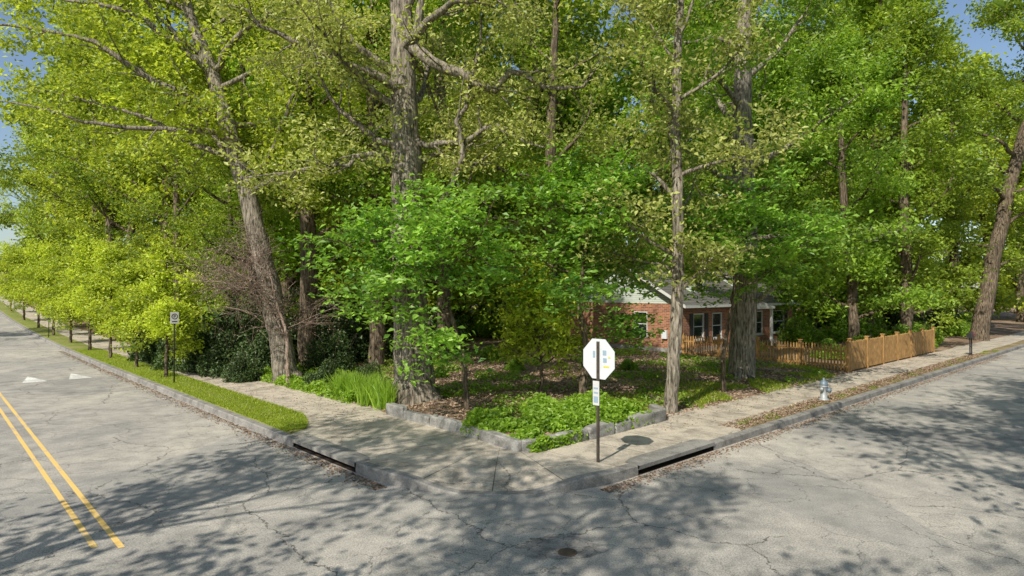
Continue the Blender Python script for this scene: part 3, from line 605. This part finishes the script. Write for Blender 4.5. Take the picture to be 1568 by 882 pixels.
# ---------------------------------------------------------------- ground cover, grass, litter
def scatter(name,n,uf,leaf,lm,seed,upb,hf,tint=.5,asp=.6,tv=.22):
    rng=np.random.default_rng(seed); u,v=uf(rng,n)
    x,y=S(u,v); z=lotz(u,v) if hf[0]=='lot' else (hill(v)+hf[0])
    z=z+rng.uniform(0,1,len(u))*hf[1](u,v); mb=MB(); leaves(mb,rng,np.stack([x,y,z],1),leaf,tint+rng.normal(0,tv,len(u)),0,upb,asp); obj(name,mb.mesh(name,[M[lm]]))
def lump(u,v): return np.maximum(0,.5+.5*np.sin(u*2.7+1.3*np.sin(v*1.9))*np.sin(v*2.3+1.1*np.sin(u*1.7)))
def u1(r,n): u=r.uniform(3.55,8.6,n); v=r.uniform(2.4,5.2,n); k=(lump(u,v)>.24)&(r.random(n)<np.clip(1.4-(u-3.6)/4.5,.2,1)); return u[k],v[k]
scatter('planter_groundcover',24000,u1,.14,'lf_grn',201,.9,('lot',lambda u,v:.12+.42*lump(u,v)),.65)
def u2(r,n): u=3.55+r.gamma(2,.6,n); v=r.uniform(11.5,30,n); k=lump(u*1.3,v)>.15; return u[k],v[k]
scatter('sidewalk_edge_groundcover',24000,u2,.14,'lf_grn',202,.8,('lot',lambda u,v:.1+.45*lump(u*1.3,v)),.6)
def u3(r,n): u=r.uniform(5,24,n); v=r.uniform(3,24,n); k=(lump(u*.35,v*.4)>.56)&(lump(u*1.4,v*1.6)>.35)&(u+v<40); return u[k],v[k]
scatter('ivy_groundcover',70000,u3,.12,'lf_grn',203,1.2,('lot',lambda u,v:.04+.25*lump(u*1.4,v*1.6)),.45)
def u4(r,n): return r.uniform(3.8,26,n),r.uniform(2.7,24,n)
scatter('fallen_leaves',45000,u4,.1,'lf_litter',204,1.8,('lot',lambda u,v:.03+0*u),.55,.7)
def u5(r,n):
    s=r.random(n)<.5; t=3+r.random(n)**1.3*40; d=-.06-np.abs(r.normal(0,.2,n)); return np.where(s,d,t),np.where(s,t,d)
scatter('gutter_leaf_debris',8000,u5,.055,'lf_litter',205,3,(.006,lambda u,v:.01+0*u),.3,.7)
def u6(r,n):
    s=r.random(n)<.5; t=8+r.random(n)*34; d=r.uniform(1.4,3.6,n); return np.where(s,d,t),np.where(s,t,d)
scatter('sidewalk_leaf_debris',3500,u6,.05,'lf_litter',206,3,(.178,lambda u,v:.006+0*u),.4,.7)
def u7(r,n): return r.uniform(9.6,40,n),r.uniform(.25,1.0,n)
scatter('verge_leaf_litter',7000,u7,.07,'lf_litter',207,2,(.2,lambda u,v:.015+0*u),.4,.7)
def blades(name,n,uf,h,w,lm,seed,base,tint=.6,lean=.3):
    rng=np.random.default_rng(seed); u,v=uf(rng,n); n=len(u); x,y=S(u,v); z=lotz(u,v) if base=='lot' else hill(v)+base
    P=np.stack([x,y,z],1); a=rng.uniform(0,6.28,n); d=np.stack([np.cos(a),np.sin(a),0*a],1); l=rng.normal(0,lean,(n,3)); l[:,2]=1; l=nrm(l)
    hh=(h*rng.uniform(.5,1.15,n))[:,None]; V=np.stack([P-d*w/2,P+d*w/2,P+l*hh*.6+d*w*.4,P+l*hh*.6-d*w*.4],1)
    l2=l.copy(); l2[:,:2]*=1.8; T=P+l*hh*.6+nrm(l2)*hh*.4
    V2=np.stack([V[:,3],V[:,2],T+d*w*.05,T-d*w*.05],1)
    mb=MB(); t=tint+rng.normal(0,.2,n); mb.add(V.reshape(-1,3),np.arange(n*4).reshape(-1,4),0,t); mb.add(V2.reshape(-1,3),np.arange(n*4).reshape(-1,4),0,t); obj(name,mb.mesh(name,[M[lm]]))
def g1(r,n): v=8.6+r.random(n)**1.4*32; e=np.where(v>10.6,1.66,.25+1.4*np.sqrt(np.clip((v-8.3)/2.3,0,1))); return .24+r.random(n)*(e-.22),v
blades('lawn_grass',40000,g1,.085,.018,'lf_yel',210,.2,.38,.4)
def g2(r,n): u=10+r.random(n)*35; v=.25+r.random(n)*.6; k=lump(u*.8,v*2)>.72; return u[k],v[k]
blades('verge_grass',16000,g2,.06,.018,'lf_yel',211,.185,.2,.4)
def g3(r,n): u=8.5+r.random(n)*17; v=2.6+r.gamma(2,1.0,n); k=lump(u*.5,v*.6)>.5; return u[k],v[k]
blades('lawn_grass',32000,g3,.12,.022,'lf_yel',212,'lot',.3,.4)
def g4(r,n):
    c=r.integers(0,14,n); cu=np.array([4.1,4.3,4.2,4.6,4.0,4.5,4.3,4.8,4.2,5.0,4.4,4.1,4.7,4.3])[c]; cv=(9.7+np.arange(14)*.27)[c]; return cu+r.normal(0,.11,n),cv+r.normal(0,.11,n)
blades('iris_plants',2400,g4,.9,.04,'lf_grn',213,'lot',.65,.22)
# ---------------------------------------------------------------- trees around the intersection behind the viewpoint
bt=[tree_mesh('corner_tree_mesh_%d'%i,straight(19,.27,.6*i),nl=16,hl=(.48,.97),Lm=7.3,ns=7,nt=5,k=7,leaf=.27,lm='lf_grn',bark='bark2',seed=140+i,sig=(.34,.34,.2),lift=.03) for i in range(2)]
for i,(u,v,s) in enumerate(((-14.5,-15,.95),(-1.5,-11.2,1.0),(7.5,-11.2,.95),(17.5,-11.5,.9),(28,-12,.95),(40,-12,1.0),(-14.2,1.2,.8),(-14.5,56,.9),(-12.8,-5.2,.78))):
    x,y=S(u,v); obj('shade_tree',bt[i%2],(x,y,float(hill(v))+.1),i*2.2,sc=s)
# ---------------------------------------------------------------- light, sky, camera
az=np.array([-.5,-.866]); elv=math.radians(42)
sunv=Vector((az[0]*math.cos(elv),az[1]*math.cos(elv),math.sin(elv)))
ld=bpy.data.lights.new('sun','SUN'); ld.energy=5; ld.angle=math.radians(.5); ld.color=(1,.94,.82)
lo=bpy.data.objects.new('sun',ld); scene.collection.objects.link(lo); lo.rotation_euler=sunv.to_track_quat('Z','Y').to_euler(); lo.location=(0,0,40)
w=bpy.data.worlds.new('World'); scene.world=w; w.use_nodes=True; nt=w.node_tree; bg=nt.nodes['Background']
sk=nt.nodes.new('ShaderNodeTexSky'); sk.sky_type='NISHITA'; sk.sun_disc=False; sk.sun_elevation=elv; sk.sun_rotation=math.atan2(az[0],az[1])
nt.links.new(sk.outputs[0],bg.inputs[0]); bg.inputs[1].default_value=.13
cd=bpy.data.cameras.new('camera'); cam=bpy.data.objects.new('camera',cd); scene.collection.objects.link(cam); cam.location=(0,0,4); cam.rotation_euler=(math.radians(90.354),0,0)
cd.sensor_width=36; cd.lens=22.3; cd.clip_end=2000; cd.clip_start=.1; scene.camera=cam
